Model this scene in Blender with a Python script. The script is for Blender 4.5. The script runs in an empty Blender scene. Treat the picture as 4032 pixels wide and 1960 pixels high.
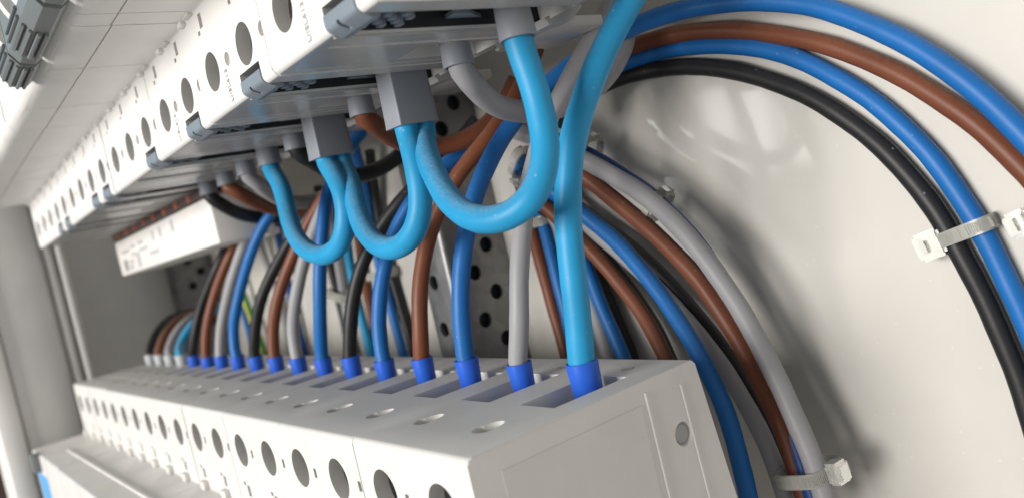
import bpy, bmesh, math, random
from mathutils import Vector, Matrix
random.seed(7)
MM = 0.001
scene = bpy.context.scene
COL = scene.collection

# ------------------------------------------------------------------ camera
# world axes: X along the rails (near end at +X), Y into the cabinet, Z up; lengths below in mm
F_PX, IMG_W, IMG_H = 3235.0, 4032.0, 1960.0
CAM = Vector((0.0, -54.77, 0.0))
RIGHT = Vector((0.59226354, 0.77454468, -0.22204604))
DOWN = Vector((-0.09887538, -0.20363174, -0.97404198))
FWD = Vector((-0.79965465, 0.59884443, -0.04402026))
cd = bpy.data.cameras.new("camera")
cam = bpy.data.objects.new("camera", cd); COL.objects.link(cam)
cd.sensor_width = 36.0; cd.lens = F_PX / IMG_W * 36.0
cd.clip_start = 0.005; cd.clip_end = 50.0
U = -DOWN; B = -FWD
cam.matrix_world = Matrix(((RIGHT.x, U.x, B.x, CAM.x*MM), (RIGHT.y, U.y, B.y, CAM.y*MM),
                           (RIGHT.z, U.z, B.z, CAM.z*MM), (0, 0, 0, 1)))
cd.dof.use_dof = True; cd.dof.focus_distance = 0.146; cd.dof.aperture_fstop = 20.0
scene.camera = cam

# ------------------------------------------------------------------ light
world = bpy.data.worlds.new("World"); scene.world = world; world.use_nodes = True
bg = world.node_tree.nodes["Background"]
bg.inputs[0].default_value = (1.0, 0.98, 0.955, 1); bg.inputs[1].default_value = 0.37

def area(name, loc, target, sx, sy, power, color):
    ld = bpy.data.lights.new(name, 'AREA'); ld.shape = 'RECTANGLE'; ld.size = sx; ld.size_y = sy
    ld.energy = power; ld.color = color
    o = bpy.data.objects.new(name, ld); COL.objects.link(o)
    o.location = loc
    o.rotation_euler = (Vector(target) - Vector(loc)).to_track_quat('-Z', 'Y').to_euler()
    return o
CEN = Vector((-0.13, 0.03, 0.0))
key = area("window_light", CEN + Vector((-0.015, -0.99, 0.11)) * 1.6, CEN, 0.74, 0.64, 38.0, (1.0, 0.965, 0.92))
# panes of the second, dimmer window farther left (they glint on the painted panel)
for px_, w_ in ((-0.97, 0.040), (-1.03, 0.044), (-1.09, 0.044), (-1.15, 0.044), (-1.21, 0.040)):
    area("window_pane", (px_, -1.20 - (px_+1.09)*0.7, 0.06), CEN, w_, 0.19, 0.24, (1.0, 0.97, 0.93))

scene.view_settings.view_transform = 'Standard'; scene.view_settings.look = 'None'
scene.view_settings.exposure = 0.0; scene.view_settings.gamma = 1.0
scene.view_settings.use_curve_mapping = False
scene.render.engine = 'CYCLES'
scene.cycles.max_bounces = 8

# ------------------------------------------------------------------ helpers
def at(px, py, y):
    """point (mm) at depth y seen at (px, py) of the 2576-wide photograph"""
    k = IMG_W / 2576.0
    d = RIGHT * (px*k - IMG_W/2) + DOWN * (py*k - IMG_H/2) + FWD * F_PX
    t = (y - CAM.y) / d.y
    return CAM + d * t

def tag(o, label=None, cat=None, group=None, kind=None):
    if label: o["label"] = label
    if cat: o["category"] = cat
    if group: o["group"] = group
    if kind: o["kind"] = kind
    return o

def link(name, me, mat=None, parent=None):
    o = bpy.data.objects.new(name, me); COL.objects.link(o)
    if mat is not None and me is not None and not me.materials: me.materials.append(mat)
    if parent is not None: o.parent = parent
    return o

def empty(name, loc=(0, 0, 0)):
    o = bpy.data.objects.new(name, None); COL.objects.link(o)
    o.location = Vector(loc) * MM; o.empty_display_size = 0.01
    return o

def shade(me, ang=32):
    for p in me.polygons: p.use_smooth = True
    me.set_sharp_from_angle(angle=math.radians(ang))
    return me

def bm_mesh(bm, name, ang=32, smooth=True):
    bmesh.ops.recalc_face_normals(bm, faces=bm.faces)
    for v in bm.verts: v.co *= MM
    me = bpy.data.meshes.new(name); bm.to_mesh(me); bm.free()
    if smooth: shade(me, ang)
    return me

def bm_box(bm, x0, x1, y0, y1, z0, z1):
    vs = [bm.verts.new((x, y, z)) for z in (z0, z1) for y in (y0, y1) for x in (x0, x1)]
    for f in ((0, 1, 3, 2), (4, 6, 7, 5), (0, 4, 5, 1), (2, 3, 7, 6), (0, 2, 6, 4), (1, 5, 7, 3)):
        bm.faces.new([vs[i] for i in f])
    return vs

def box_mesh(name, x0, x1, y0, y1, z0, z1, bev=0.0, seg=2):
    bm = bmesh.new(); bm_box(bm, x0, x1, y0, y1, z0, z1)
    if bev: bmesh.ops.bevel(bm, geom=bm.edges[:], offset=bev, segments=seg, affect='EDGES', profile=0.5)
    return bm_mesh(bm, name)

def rounded(pts):
    """(a, b, radius) polygon corners -> points with arcs"""
    out = []; n = len(pts)
    for i, (a, b, r) in enumerate(pts):
        p = Vector((a, b)); q = Vector(pts[i-1][:2]); s = Vector(pts[(i+1) % n][:2])
        if r <= 0: out.append((a, b)); continue
        u = (q-p).normalized(); v = (s-p).normalized()
        ang = u.angle(v); L = r / math.tan(ang/2)
        p0 = p + u*L; p1 = p + v*L
        c = p + (u+v).normalized() * (r / math.sin(ang/2))
        m = 5
        a0 = math.atan2(p0.y-c.y, p0.x-c.x); a1 = math.atan2(p1.y-c.y, p1.x-c.x)
        d = (a1-a0+math.pi) % (2*math.pi) - math.pi
        for k in range(m+1):
            t = a0 + d*k/m; out.append((c.x+r*math.cos(t), c.y+r*math.sin(t)))
    return out

def bm_prism_x(bm, prof, x0, x1, bev=0.0):
    """extrude a (y,z) profile along x"""
    a = [bm.verts.new((x0, y, z)) for y, z in prof]
    b = [bm.verts.new((x1, y, z)) for y, z in prof]
    n = len(prof)
    fa = bm.faces.new(a); fb = bm.faces.new(b[::-1])
    for i in range(n):
        bm.faces.new((a[i], b[i], b[(i+1) % n], a[(i+1) % n]))
    if bev:
        ed = list({e for f in (fa, fb) for e in f.edges})
        bmesh.ops.bevel(bm, geom=ed, offset=bev, segments=3, affect='EDGES', profile=0.5)

def bm_cyl(bm, c, axis, r, h, seg=28, r2=None, sx=1.0, sy=1.0):
    """closed cylinder: from point c along axis ('x','y','z') by h; r at start, r2 at end"""
    r2 = r if r2 is None else r2
    rings = []
    for rr, t in ((r, 0), (r2, h)):
        ring = []
        for k in range(seg):
            a = 2*math.pi*k/seg; u, v = rr*math.cos(a)*sx, rr*math.sin(a)*sy
            if axis == 'y': p = (c[0]+u, c[1]+t, c[2]+v)
            elif axis == 'z': p = (c[0]+u, c[1]+v, c[2]+t)
            else: p = (c[0]+t, c[1]+u, c[2]+v)
            ring.append(bm.verts.new(p))
        rings.append(ring)
    bm.faces.new(rings[0]); bm.faces.new(rings[1][::-1])
    for k in range(seg):
        j = (k+1) % seg
        bm.faces.new((rings[0][k], rings[1][k], rings[1][j], rings[0][j]))

def boolean(me, cut_bms, name):
    """cut each bmesh in turn out of mesh me"""
    o = bpy.data.objects.new("tmp", me); COL.objects.link(o); cs = []
    for b in cut_bms:
        c = bpy.data.objects.new("tmpc", bm_mesh(b, "c", smooth=False)); COL.objects.link(c); cs.append(c)
        m = o.modifiers.new("b", 'BOOLEAN'); m.operation = 'DIFFERENCE'; m.solver = 'EXACT'; m.object = c
    dg = bpy.context.evaluated_depsgraph_get()
    out = bpy.data.meshes.new_from_object(o.evaluated_get(dg)); out.name = name
    for c in cs + [o]: bpy.data.objects.remove(c)
    out.materials.clear()
    return shade(out, 30)

# ------------------------------------------------------------------ materials
def nodes_of(m):
    m.use_nodes = True; nt = m.node_tree
    return nt, nt.nodes, nt.links, nt.nodes["Principled BSDF"]

def plastic(name, col, rough=0.42, spec=0.4, bump=0.03, bscale=2500, mott=0.05, dust=0.0, dcol=(0.6, 0.58, 0.55),
            speck=0.0, sss=0.0, coat=0.0, trans=0.0, ior=1.45, streak=0.0):
    m = bpy.data.materials.new(name); nt, N, L, P = nodes_of(m)
    P.inputs["Roughness"].default_value = rough
    P.inputs["Specular IOR Level"].default_value = spec
    P.inputs["IOR"].default_value = ior
    P.inputs["Coat Weight"].default_value = coat; P.inputs["Coat Roughness"].default_value = 0.075
    P.inputs["Transmission Weight"].default_value = trans
    if sss:
        P.inputs["Subsurface Weight"].default_value = sss
        P.inputs["Subsurface Radius"].default_value = (1, 1, 1); P.inputs["Subsurface Scale"].default_value = 0.0012
    tc = N.new("ShaderNodeTexCoord"); geo = N.new("ShaderNodeNewGeometry")
    # slow tone drift over the surface
    n1 = N.new("ShaderNodeTexNoise"); n1.inputs["Scale"].default_value = 90; n1.inputs["Detail"].default_value = 5
    L.new(geo.outputs["Position"], n1.inputs["Vector"])
    r1 = N.new("ShaderNodeMapRange"); r1.inputs[1].default_value = 0.3; r1.inputs[2].default_value = 0.7
    r1.inputs[3].default_value = 1-mott; r1.inputs[4].default_value = 1+mott*0.6
    L.new(n1.outputs["Fac"], r1.inputs[0])
    mx = N.new("ShaderNodeMix"); mx.data_type = 'RGBA'; mx.blend_type = 'MULTIPLY'; mx.inputs[0].default_value = 1
    mx.inputs[6].default_value = (*col, 1); L.new(r1.outputs[0], mx.inputs[7])
    cur = mx.outputs[2]
    if dust or speck:
        dm = N.new("ShaderNodeMix"); dm.data_type = 'RGBA'; L.new(cur, dm.inputs[6]); dm.inputs[7].default_value = (*dcol, 1)
        facs = []
        sep = N.new("ShaderNodeSeparateXYZ"); L.new(geo.outputs["Normal"], sep.inputs[0])
        upr = N.new("ShaderNodeMapRange"); upr.inputs[1].default_value = 0.35; upr.inputs[2].default_value = 1.0
        L.new(sep.outputs["Z"], upr.inputs[0])
        if dust:      # fine dust film lying on upward faces
            n2 = N.new("ShaderNodeTexNoise"); n2.inputs["Scale"].default_value = 1500; n2.inputs["Detail"].default_value = 6
            n2.inputs["Roughness"].default_value = 0.75
            L.new(geo.outputs["Position"], n2.inputs["Vector"])
            r2 = N.new("ShaderNodeMapRange"); r2.inputs[1].default_value = 0.35; r2.inputs[2].default_value = 0.7
            r2.inputs[4].default_value = dust
            L.new(n2.outputs["Fac"], r2.inputs[0])
            mu = N.new("ShaderNodeMath"); mu.operation = 'MULTIPLY'; L.new(r2.outputs[0], mu.inputs[0]); L.new(upr.outputs[0], mu.inputs[1])
            facs.append(mu.outputs[0])
        if speck:     # separate grains
            vo = N.new("ShaderNodeTexVoronoi"); vo.inputs["Scale"].default_value = 520; vo.inputs["Randomness"].default_value = 1
            L.new(geo.outputs["Position"], vo.inputs["Vector"])
            r3 = N.new("ShaderNodeMapRange"); r3.inputs[1].default_value = 0.15; r3.inputs[2].default_value = 0.06
            r3.inputs[4].default_value = 1.0
            L.new(vo.outputs["Distance"], r3.inputs[0])
            sc = N.new("ShaderNodeSeparateColor"); L.new(vo.outputs["Color"], sc.inputs[0])
            gt = N.new("ShaderNodeMath"); gt.operation = 'GREATER_THAN'; gt.inputs[1].default_value = 0.72; L.new(sc.outputs[0], gt.inputs[0])
            m3 = N.new("ShaderNodeMath"); m3.operation = 'MULTIPLY'; L.new(r3.outputs[0], m3.inputs[0]); L.new(gt.outputs[0], m3.inputs[1])
            m4 = N.new("ShaderNodeMath"); m4.operation = 'MULTIPLY'; L.new(m3.outputs[0], m4.inputs[0]); m4.inputs[1].default_value = speck
            m5 = N.new("ShaderNodeMath"); m5.operation = 'MULTIPLY'; L.new(m4.outputs[0], m5.inputs[0])
            up2 = N.new("ShaderNodeMapRange"); up2.inputs[1].default_value = -0.3; up2.inputs[2].default_value = 0.8
            up2.inputs[3].default_value = 0.15
            L.new(sep.outputs["Z"], up2.inputs[0]); L.new(up2.outputs[0], m5.inputs[1])
            facs.append(m5.outputs[0])
        f = facs[0]
        if len(facs) > 1:
            mm = N.new("ShaderNodeMath"); mm.operation = 'MAXIMUM'; L.new(facs[0], mm.inputs[0]); L.new(facs[1], mm.inputs[1]); f = mm.outputs[0]
        L.new(f, dm.inputs[0]); cur = dm.outputs[2]
        rr = N.new("ShaderNodeMapRange"); rr.inputs[3].default_value = rough; rr.inputs[4].default_value = 0.9
        L.new(f, rr.inputs[0]); L.new(rr.outputs[0], P.inputs["Roughness"])
    L.new(cur, P.inputs["Base Color"])
    if bump:
        n4 = N.new("ShaderNodeTexNoise"); n4.inputs["Scale"].default_value = bscale; n4.inputs["Detail"].default_value = 3
        L.new(geo.outputs["Position"], n4.inputs["Vector"])
        bp = N.new("ShaderNodeBump"); bp.inputs["Strength"].default_value = bump * 6; bp.inputs["Distance"].default_value = 0.0001
        L.new(n4.outputs["Fac"], bp.inputs["Height"]); L.new(bp.outputs[0], P.inputs["Normal"])
    return m

M = {}
M['white'] = plastic('white_plastic', (0.74, 0.725, 0.70), 0.45, 0.35, 0.02, mott=0.04)
M['case'] = plastic('grey_white_plastic', (0.64, 0.625, 0.60), 0.48, 0.35, 0.05, 4000, mott=0.05, dust=0.16, dcol=(0.80, 0.78, 0.75), speck=0.8)
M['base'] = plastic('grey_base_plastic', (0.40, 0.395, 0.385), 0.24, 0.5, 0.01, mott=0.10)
M['clip'] = plastic('blue_grey_plastic', (0.19, 0.225, 0.26), 0.42, 0.4, 0.03)
M['lever'] = plastic('toggle_grey', (0.17, 0.185, 0.185), 0.4, 0.4, 0.03)
M['screw'] = plastic('dull_steel', (0.05, 0.045, 0.04), 0.5, 0.5, 0.02)
M['dark'] = plastic('recess_shade', (0.03, 0.033, 0.036), 0.6, 0.3, 0.02)  # near-black colour that stands in for shade inside recesses
M['ferrule_grey'] = plastic('grey_ferrule', (0.225, 0.242, 0.27), 0.42, 0.4, 0.03, sss=0.0)
M['ferrule_blue'] = plastic('blue_ferrule', (0.020, 0.105, 0.56), 0.36, 0.45, 0.02, dust=0.08, speck=0.2)
M['ferrule_pale'] = plastic('pale_ferrule', (0.45, 0.48, 0.50), 0.4, 0.4, 0.02)
W = dict(rough=0.45, spec=0.36, bump=0.035, bscale=1700)
M['cyan'] = plastic('light_blue_insulation', (0.016, 0.268, 0.51), dust=0.5, speck=0.5, dcol=(0.50, 0.50, 0.48), mott=0.12, **W)
M['blue'] = plastic('blue_insulation', (0.008, 0.118, 0.37), dust=0.14, speck=0.35, mott=0.10, **W)
M['brown'] = plastic('brown_insulation', (0.150, 0.048, 0.022), dust=0.28, speck=0.4, mott=0.16, dcol=(0.42, 0.38, 0.33), **W)
M['grey'] = plastic('grey_insulation', (0.285, 0.28, 0.292), dust=0.18, speck=0.35, mott=0.06, **W)
M['black'] = plastic('black_insulation', (0.014, 0.014, 0.015), dust=0.08, speck=0.35, mott=0.1, **W)
M['darkblue'] = plastic('deep_blue_insulation', (0.006, 0.05, 0.20), dust=0.1, **W)
M['tie'] = plastic('clear_nylon', (0.80, 0.80, 0.74), 0.28, 0.5, 0.02, trans=0.72, ior=1.45)
M['copper'] = plastic('copper', (0.36, 0.085, 0.03), 0.4, 0.6, 0.0)
M['comb'] = plastic('comb_plastic', (0.07, 0.045, 0.04), 0.5, 0.4, 0.0)
M['print'] = plastic('grey_print', (0.36, 0.36, 0.36), 0.6, 0.3, 0.0)
M['print_dark'] = plastic('dark_print', (0.20, 0.21, 0.22), 0.6, 0.3, 0.0)
M['print_blue'] = plastic('blue_print', (0.10, 0.36, 0.70), 0.5, 0.4, 0.0)
M['wall'] = plastic('painted_steel_wall', (0.80, 0.80, 0.795), 0.5, 0.4, 0.02, mott=0.04)
M['frame'] = plastic('painted_frame', (0.63, 0.625, 0.61), 0.5, 0.4, 0.02, mott=0.04)
M['sky_wall'] = plastic('blue_backdrop', (0.14, 0.42, 0.68), 0.8, 0.2, 0.0)
M['panel'] = plastic('painted_back_panel', (0.52, 0.505, 0.468), 0.40, 0.25, 0.015, 600, mott=0.025, coat=0.6, speck=0.5, dcol=(0.85, 0.84, 0.8))

def striped(name):
    m = bpy.data.materials.new(name); nt, N, L, P = nodes_of(m)
    P.inputs["Roughness"].default_value = 0.4
    uv = N.new("ShaderNodeUVMap"); sp = N.new("ShaderNodeSeparateXYZ"); L.new(uv.outputs[0], sp.inputs[0])
    gt = N.new("ShaderNodeMath"); gt.operation = 'GREATER_THAN'; gt.inputs[1].default_value = 0.5
    ws = N.new("ShaderNodeMath"); ws.operation = 'FRACT'; ad = N.new("ShaderNodeMath"); ad.operation = 'MULTIPLY'; ad.inputs[1].default_value = 2
    L.new(sp.outputs[0], ad.inputs[0]); L.new(ad.outputs[0], ws.inputs[0]); L.new(ws.outputs[0], gt.inputs[0])
    mx = N.new("ShaderNodeMix"); mx.data_type = 'RGBA'
    mx.inputs[6].default_value = (0.05, 0.24, 0.03, 1); mx.inputs[7].default_value = (0.55, 0.45, 0.02, 1)
    L.new(gt.outputs[0], mx.inputs[0]); L.new(mx.outputs[2], P.inputs["Base Color"])
    return m
M['earth'] = striped('green_yellow_insulation')

def galvanised():
    m = bpy.data.materials.new('galvanised_steel'); nt, N, L, P = nodes_of(m)
    P.inputs["Metallic"].default_value = 0.85
    geo = N.new("ShaderNodeNewGeometry")
    vo = N.new("ShaderNodeTexVoronoi"); vo.inputs["Scale"].default_value = 330
    n = N.new("ShaderNodeTexNoise"); n.inputs["Scale"].default_value = 160; n.inputs["Detail"].default_value = 8
    L.new(geo.outputs["Position"], n.inputs["Vector"])
    mp = N.new("ShaderNodeMix"); mp.data_type = 'VECTOR'; mp.inputs[0].default_value = 0.006
    L.new(geo.outputs["Position"], mp.inputs[4]); L.new(n.outputs["Color"], mp.inputs[5])
    L.new(mp.outputs[1], vo.inputs["Vector"])
    cr = N.new("ShaderNodeMapRange"); cr.inputs[3].default_value = 0.17; cr.inputs[4].default_value = 0.29
    sc = N.new("ShaderNodeSeparateColor"); L.new(vo.outputs["Color"], sc.inputs[0])
    ad = N.new("ShaderNodeMath"); ad.operation = 'ADD'; L.new(sc.outputs[0], ad.inputs[0]); L.new(n.outputs["Fac"], ad.inputs[1])
    hf = N.new("ShaderNodeMath"); hf.operation = 'MULTIPLY'; hf.inputs[1].default_value = 0.5; L.new(ad.outputs[0], hf.inputs[0])
    L.new(hf.outputs[0], cr.inputs[0])
    cc = N.new("ShaderNodeCombineColor")
    for i in range(3): L.new(cr.outputs[0], cc.inputs[i])
    L.new(cc.outputs[0], P.inputs["Base Color"])
    rr = N.new("ShaderNodeMapRange"); rr.inputs[3].default_value = 0.36; rr.inputs[4].default_value = 0.55
    L.new(n.outputs["Fac"], rr.inputs[0]); L.new(rr.outputs[0], P.inputs["Roughness"])
    return m
M['steel'] = galvanised()

# ------------------------------------------------------------------ the setting
YB = 85.0
back = link("back_panel", box_mesh("back_panel", -600, 400, YB, YB+2, -320, 320), M['panel']); tag(back, kind="structure")
side = link("side_wall", box_mesh("side_wall", -478, -476, -10, YB, -320, 320), M['wall']); tag(side, kind="structure")
def post(name, x0, x1, y0, y1, mat, bev=1.0, parent=None):
    o = link(name, box_mesh(name, x0, x1, y0, y1, -320, 320, bev), M[mat], parent)
    return o
fr = post("cabinet_frame", -476, -424, -21, 2, 'frame', 1.5); tag(fr, kind="structure")
post("flange", -476, -421.5, -30, -21.2, 'white', 1.0, fr)
for yb in (5.2, 10.2):
    bm = bmesh.new(); bm_cyl(bm, (-427, yb, -320), 'z', 2.1, 640, 20)
    link("bead", bm_mesh(bm, "bead"), M['frame'], fr)
post("web", -476, -429, 2.2, 12.2, 'frame', 0.3, fr)
bw = link("background_wall", box_mesh("background_wall", -1500, -1490, -1500, 600, 0, 1400), M['sky_wall']); tag(bw, kind="structure")
bf = link("background_floor", box_mesh("background_floor", -1500, -1490, -1500, 600, -1200, -1), M['comb']); tag(bf, kind="structure")

# galvanised support rails (hat profile: front face and two flanks standing on the panel)
def support_rail(xc, label):
    w = 14.5; t = 1.3; r = 1.6
    def prof():
        o = rounded([(xc-w, 64, r), (xc, 64, r), (xc, YB-0.2, 0), (xc-t, YB-0.2, 0), (xc-t, 64+t, 0.5), (xc-w+t, 64+t, 0.5), (xc-w+t, YB-0.2, 0), (xc-w, YB-0.2, 0)])
        return o
    bm = bmesh.new(); P = prof(); n = len(P)
    a = [bm.verts.new((x, y, -150)) for x, y in P]; b = [bm.verts.new((x, y, 130)) for x, y in P]
    bm.faces.new(a); bm.faces.new(b[::-1])
    for i in range(n): bm.faces.new((a[i], b[i], b[(i+1) % n], a[(i+1) % n]))
    me = bm_mesh(bm, "rail")
    c1 = bmesh.new()
    z = -14.4 - 13.5*8
    while z < 120:
        bm_cyl(c1, (xc-8.7, 60, z), 'y', 2.15, 8, 22); z += 13.5
    c2 = bmesh.new(); z = -7.3 - 13.5*9; 
    while z < 120:
        bm_cyl(c2, (xc-4, 78.2, z), 'x', 2.2, 8, 22)
        bm_cyl(c2, (xc-4, 72.4, z-6.75), 'x', 2.2, 8, 22); z += 13.5
    me = boolean(me, [c1, c2], "rail")
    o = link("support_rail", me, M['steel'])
    # dark block added inside the rail, standing in for shade behind the holes
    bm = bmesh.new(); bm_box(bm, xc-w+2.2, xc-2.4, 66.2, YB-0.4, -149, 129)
    link("hollow_shade", bm_mesh(bm, "hollow_shade"), M['dark'], o)
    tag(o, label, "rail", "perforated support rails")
support_rail(-189.0, "perforated galvanised steel rail behind the middle wires")
support_rail(-455.0, "perforated galvanised steel rail at the far left under the white box")

# ------------------------------------------------------------------ lower row of two-pole modules
PITCH = 17.5
XL = -93.4
LOW = rounded([(0, -30.6, 0.9), (0, -53, 0.4), (-21, -53, 0.8), (-21, -110, 0), (50.3, -110, 0), (50.3, -56, 1), (47.0, -30.6, 0.8)])
def low_body():
    x0, x1 = -34.9, -0.05
    bm = bmesh.new(); bm_prism_x(bm, LOW, x0, x1, 0.35)
    me = bm_mesh(bm, "body", smooth=False)
    ca, cb, cc, ce = bmesh.new(), bmesh.new(), bmesh.new(), bmesh.new()
    for k in range(2):
        xc = -9.2 - PITCH*k
        bm_cyl(ca, (xc, -3, -38.9), 'y', 3.8, 5.8, 40)                       # front screw hole
        bm_box(ca, xc-5.2, xc+3.6, 20.5, 36.5, -40, -25)
        bm_box(cb, xc-6, xc+6, 2.7, 7.6, -44.5, -33.6)
        bm_box(ce, xc-6, xc+6, 7.5, 19, -44.5, -34.6)                    # wire slot
        # inspection hole with sloping far side
        bm_cyl(cb, (xc-0.6, 10.0, -34.2), 'z', 1.9, 8, 28, sx=1.05, sy=1.0)
        bm_cyl(cc, (xc-0.6, 11.0, -33.6), 'z', 1.0, 6.0, 28, r2=4.4, sx=0.62, sy=1.0)
        bm_cyl(cb, (xc-0.6, 41.0, -33), 'z', 1.3, 6, 16)
        xb = -PITCH*(k+1) if k == 0 else -34.0
        bm_box(ce, xb-2.7, xb-1.5, -1, 2.0, -40.0, -38.2) if k == 0 else None
        bm_box(ce, xc-4.2+2, xc-2.2+2, -1, 1.6, -50.0, -47.4)                 # stepped catches by the nose
        bm_box(ce, xc-6.0+2, xc-4.6+2, -1, 0.9, -47.6, -46.7)
        bm_box(ce, xc-7.4+2, xc-6.2+2, -1, 1.2, -53.4, -51.2)
    bm_box(ce, -1.5, -0.3, -1, 2.0, -40.0, -38.2)
    return boolean(me, [ca, cb, cc, ce], "body")
LB = low_body()
cd_ = bmesh.new(); bm_cyl(cd_, (-0.9, 41.0, -41.4), 'x', 1.75, 2.0, 36, r2=2.45)
LB_END = boolean(LB.copy(), [cd_], "body")
def screw_mesh():
    bm = bmesh.new(); bm_cyl(bm, (0, 0, 0), 'y', 3.3, 2.5, 32)
    me = bm_mesh(bm, "terminal_screw", smooth=False)
    c = bmesh.new(); bm_box(c, -4, 4, -1, 1.0, -0.5, 0.5)
    return boolean(me, [c], "terminal_screw")
SCREW_ME = screw_mesh()
CUBE_ME = box_mesh("catch", -1.9, 1.9, -1.3, 0.3, -1.2, 1.2, 0.2)
BLADE_ME = box_mesh("catch", -1.2, 1.2, -1.2, 0.2, -0.8, 0.8, 0.2)
ORD = ["first", "second", "third", "fourth", "fifth", "sixth", "seventh", "eighth", "ninth", "tenth", "eleventh", "twelfth",
       "thirteenth", "fourteenth", "fifteenth", "sixteenth", "seventeenth", "eighteenth"]
for d in range(9):
    X = XL - 2*PITCH*d
    t = empty("circuit_breaker", (X, random.uniform(-0.15, 0.15) if d else 0, -110+(random.uniform(-0.1, 0.1) if d else 0)))
    def place(name, me, mat, loc, par):
        o = link(name, me, M[mat] if not me.materials else None, par); o.location = Vector(loc) * MM; return o
    body = place("body", LB_END if d == 0 else LB, 'case', (0, 0, 110), t)
    for k in range(2):
        xc = -9.2 - PITCH*k
        place("terminal_screw", SCREW_ME, 'screw', (xc, 16.0, -38.9+110), t)
        c1 = place("catch", CUBE_ME, 'case', (xc-1.4, -0.1, -51.9+110), t)
    lab = ("grey-white module at the near end of the lower row, its side face showing" if d == 0 else
           "farthest grey-white module of the lower row, next to the cabinet side" if d == 8 else
           "%s grey-white module of the lower row, counted from the near end" % ORD[d])
    tag(t, lab, "module", "modules of the lower row")
    if d == 0:
        # mouldings on the visible end face
        def rib(name, y0, z0, y1, z1, w=0.4, h=0.3):
            bm = bmesh.new()
            a = Vector((y0, z0)); b = Vector((y1, z1)); nrm = (b-a).normalized(); nrm = Vector((-nrm.y, nrm.x)) * w/2
            P = [a+nrm, b+nrm, b-nrm, a-nrm]; q = (P[0]+P[1]+P[2]+P[3]) / 4
            bot = [bm.verts.new((-0.15, p.x, p.y+110)) for p in P]; top = [bm.verts.new((h, p.x+(q.x-p.x)*0.004, p.y+110)) for p in P]
            bm.faces.new(top); bm.faces.new(bot[::-1])
            for i in range(4): bm.faces.new((bot[i], bot[(i+1) % 4], top[(i+1) % 4], top[i]))
            return link(name, bm_mesh(bm, name), M['case'], t)
        rib("moulding", 34.4, -32.4, 35.2, -70)
        rib("moulding", 42.6, -33.5, 44.4, -70, 0.3, 0.25)
        bm = bmesh.new(); bm_box(bm, -0.1, 0.10, 5.0, 33.0, 110-90, 110-34.0)
        bmesh.ops.bevel(bm, geom=bm.edges[:], offset=0.07, segments=2, affect='EDGES')
        link("raised_panel", bm_mesh(bm, "raised_panel"), M['case'], t)
        bm = bmesh.new(); bm_cyl(bm, (-0.95, 41.0, 110-41.4), 'x', 1.6, 0.45, 32)
        bmesh.ops.bevel(bm, geom=bm.edges[:], offset=0.1, segments=2, affect='EDGES')
        link("rivet", bm_mesh(bm, "rivet"), M['print'], t)

# toggle and printed mark of the farthest lower module
t_low_far = [o for o in COL.objects if o.get("label", "").startswith("farthest grey-white module of the lower")][0]
def child_box(name, par, x0, x1, y0, y1, z0, z1, mat, bev=0.0):
    L0 = par.location / MM
    o = link(name, box_mesh(name, x0-L0.x, x1-L0.x, y0-L0.y, y1-L0.y, z0-L0.z, z1-L0.z, bev), M[mat], par); return o
child_box("toggle", t_low_far, -392, -386, -24, -20.5, -60, -52.4, 'lever', 0.6)
child_box("printed_mark", t_low_far, -405, -376, -21.2, -20.9, -80, -61.5, 'print_blue')
for o in [o for o in COL.objects if o.get("group") == "modules of the lower row" and o is not t_low_far]:
    x_ = o.location.x / MM
    child_box("ledge", o, x_-34.9, x_-0.1, -12.7, -11.5, -53.3, -52.3, 'case', 0.25)

# ------------------------------------------------------------------ upper row of modules
UPP = rounded([(0, 29.5, 1.2), (39, 29.5, 0.6), (48.5, 32.5, 1.0), (48.5, 110, 0), (-22, 110, 0), (-22, 49.6, 3.0), (0, 49.6, 0.4)])
def upper_body(n):
    bm = bmesh.new(); bm_prism_x(bm, UPP, -PITCH*n+0.08, -0.08, 0.5)
    me = bm_mesh(bm, "body", smooth=False)
    ca, cb, cc = bmesh.new(), bmesh.new(), bmesh.new()
    for k in range(n):
        xc = -8.75 - PITCH*k
        bm_cyl(ca, (xc, -3, 37.5), 'y', 3.6, 5.8, 40)
        bm_box(cc, xc-6, xc+6, 2.7, 19, 33.6, 43)
        bm_box(cb, xc-0.9, xc+0.8, -1, 1.8, 45.8, 48.5)
        bm_box(cb, xc-2.6, xc-1.4, -1, 1.2, 44.9, 45.7)
        bm_cyl(cc, (-0.2-PITCH*k if k else -0.4, -1, 37.5), 'y', 1.25, 2.6, 20)
        if k == 0:
            bm_box(ca, -13.9, -4.4, -2, 39.0, 26, 33.4)          # long cable slot with the clip in front
        else:
            bm_box(ca, xc-4.2, xc+4.2, 20.5, 37.5, 26, 31.8)    # short cable slot
        # shallow steps running front to back along the underside
        bm_box(cb, xc-6.6, xc-6.1, 1.5, 45, 28, 30.1)
        if k: bm_box(cb, xc+5.4, xc+6.6, 3, 45, 28, 30.4)
    bm_box(cc, -PITCH*n-1, 1, -13.4, -13.05, 48, 49.95)               # seams of the nose cover
    cs = bmesh.new()
    if n > 1: bm_box(cs, -28.5, -28.1, -25, -0.9, 48, 49.95)
    return boolean(me, [ca, cb, cc] + ([cs] if n > 1 else []), "body")
UB = {n: upper_body(n) for n in (1, 2, 3, 4)}
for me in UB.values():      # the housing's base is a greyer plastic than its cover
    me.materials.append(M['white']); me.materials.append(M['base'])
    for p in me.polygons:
        if p.center.z < 0.0335 and p.normal.z < -0.5 and p.center.y > 0.001: p.material_index = 1
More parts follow.
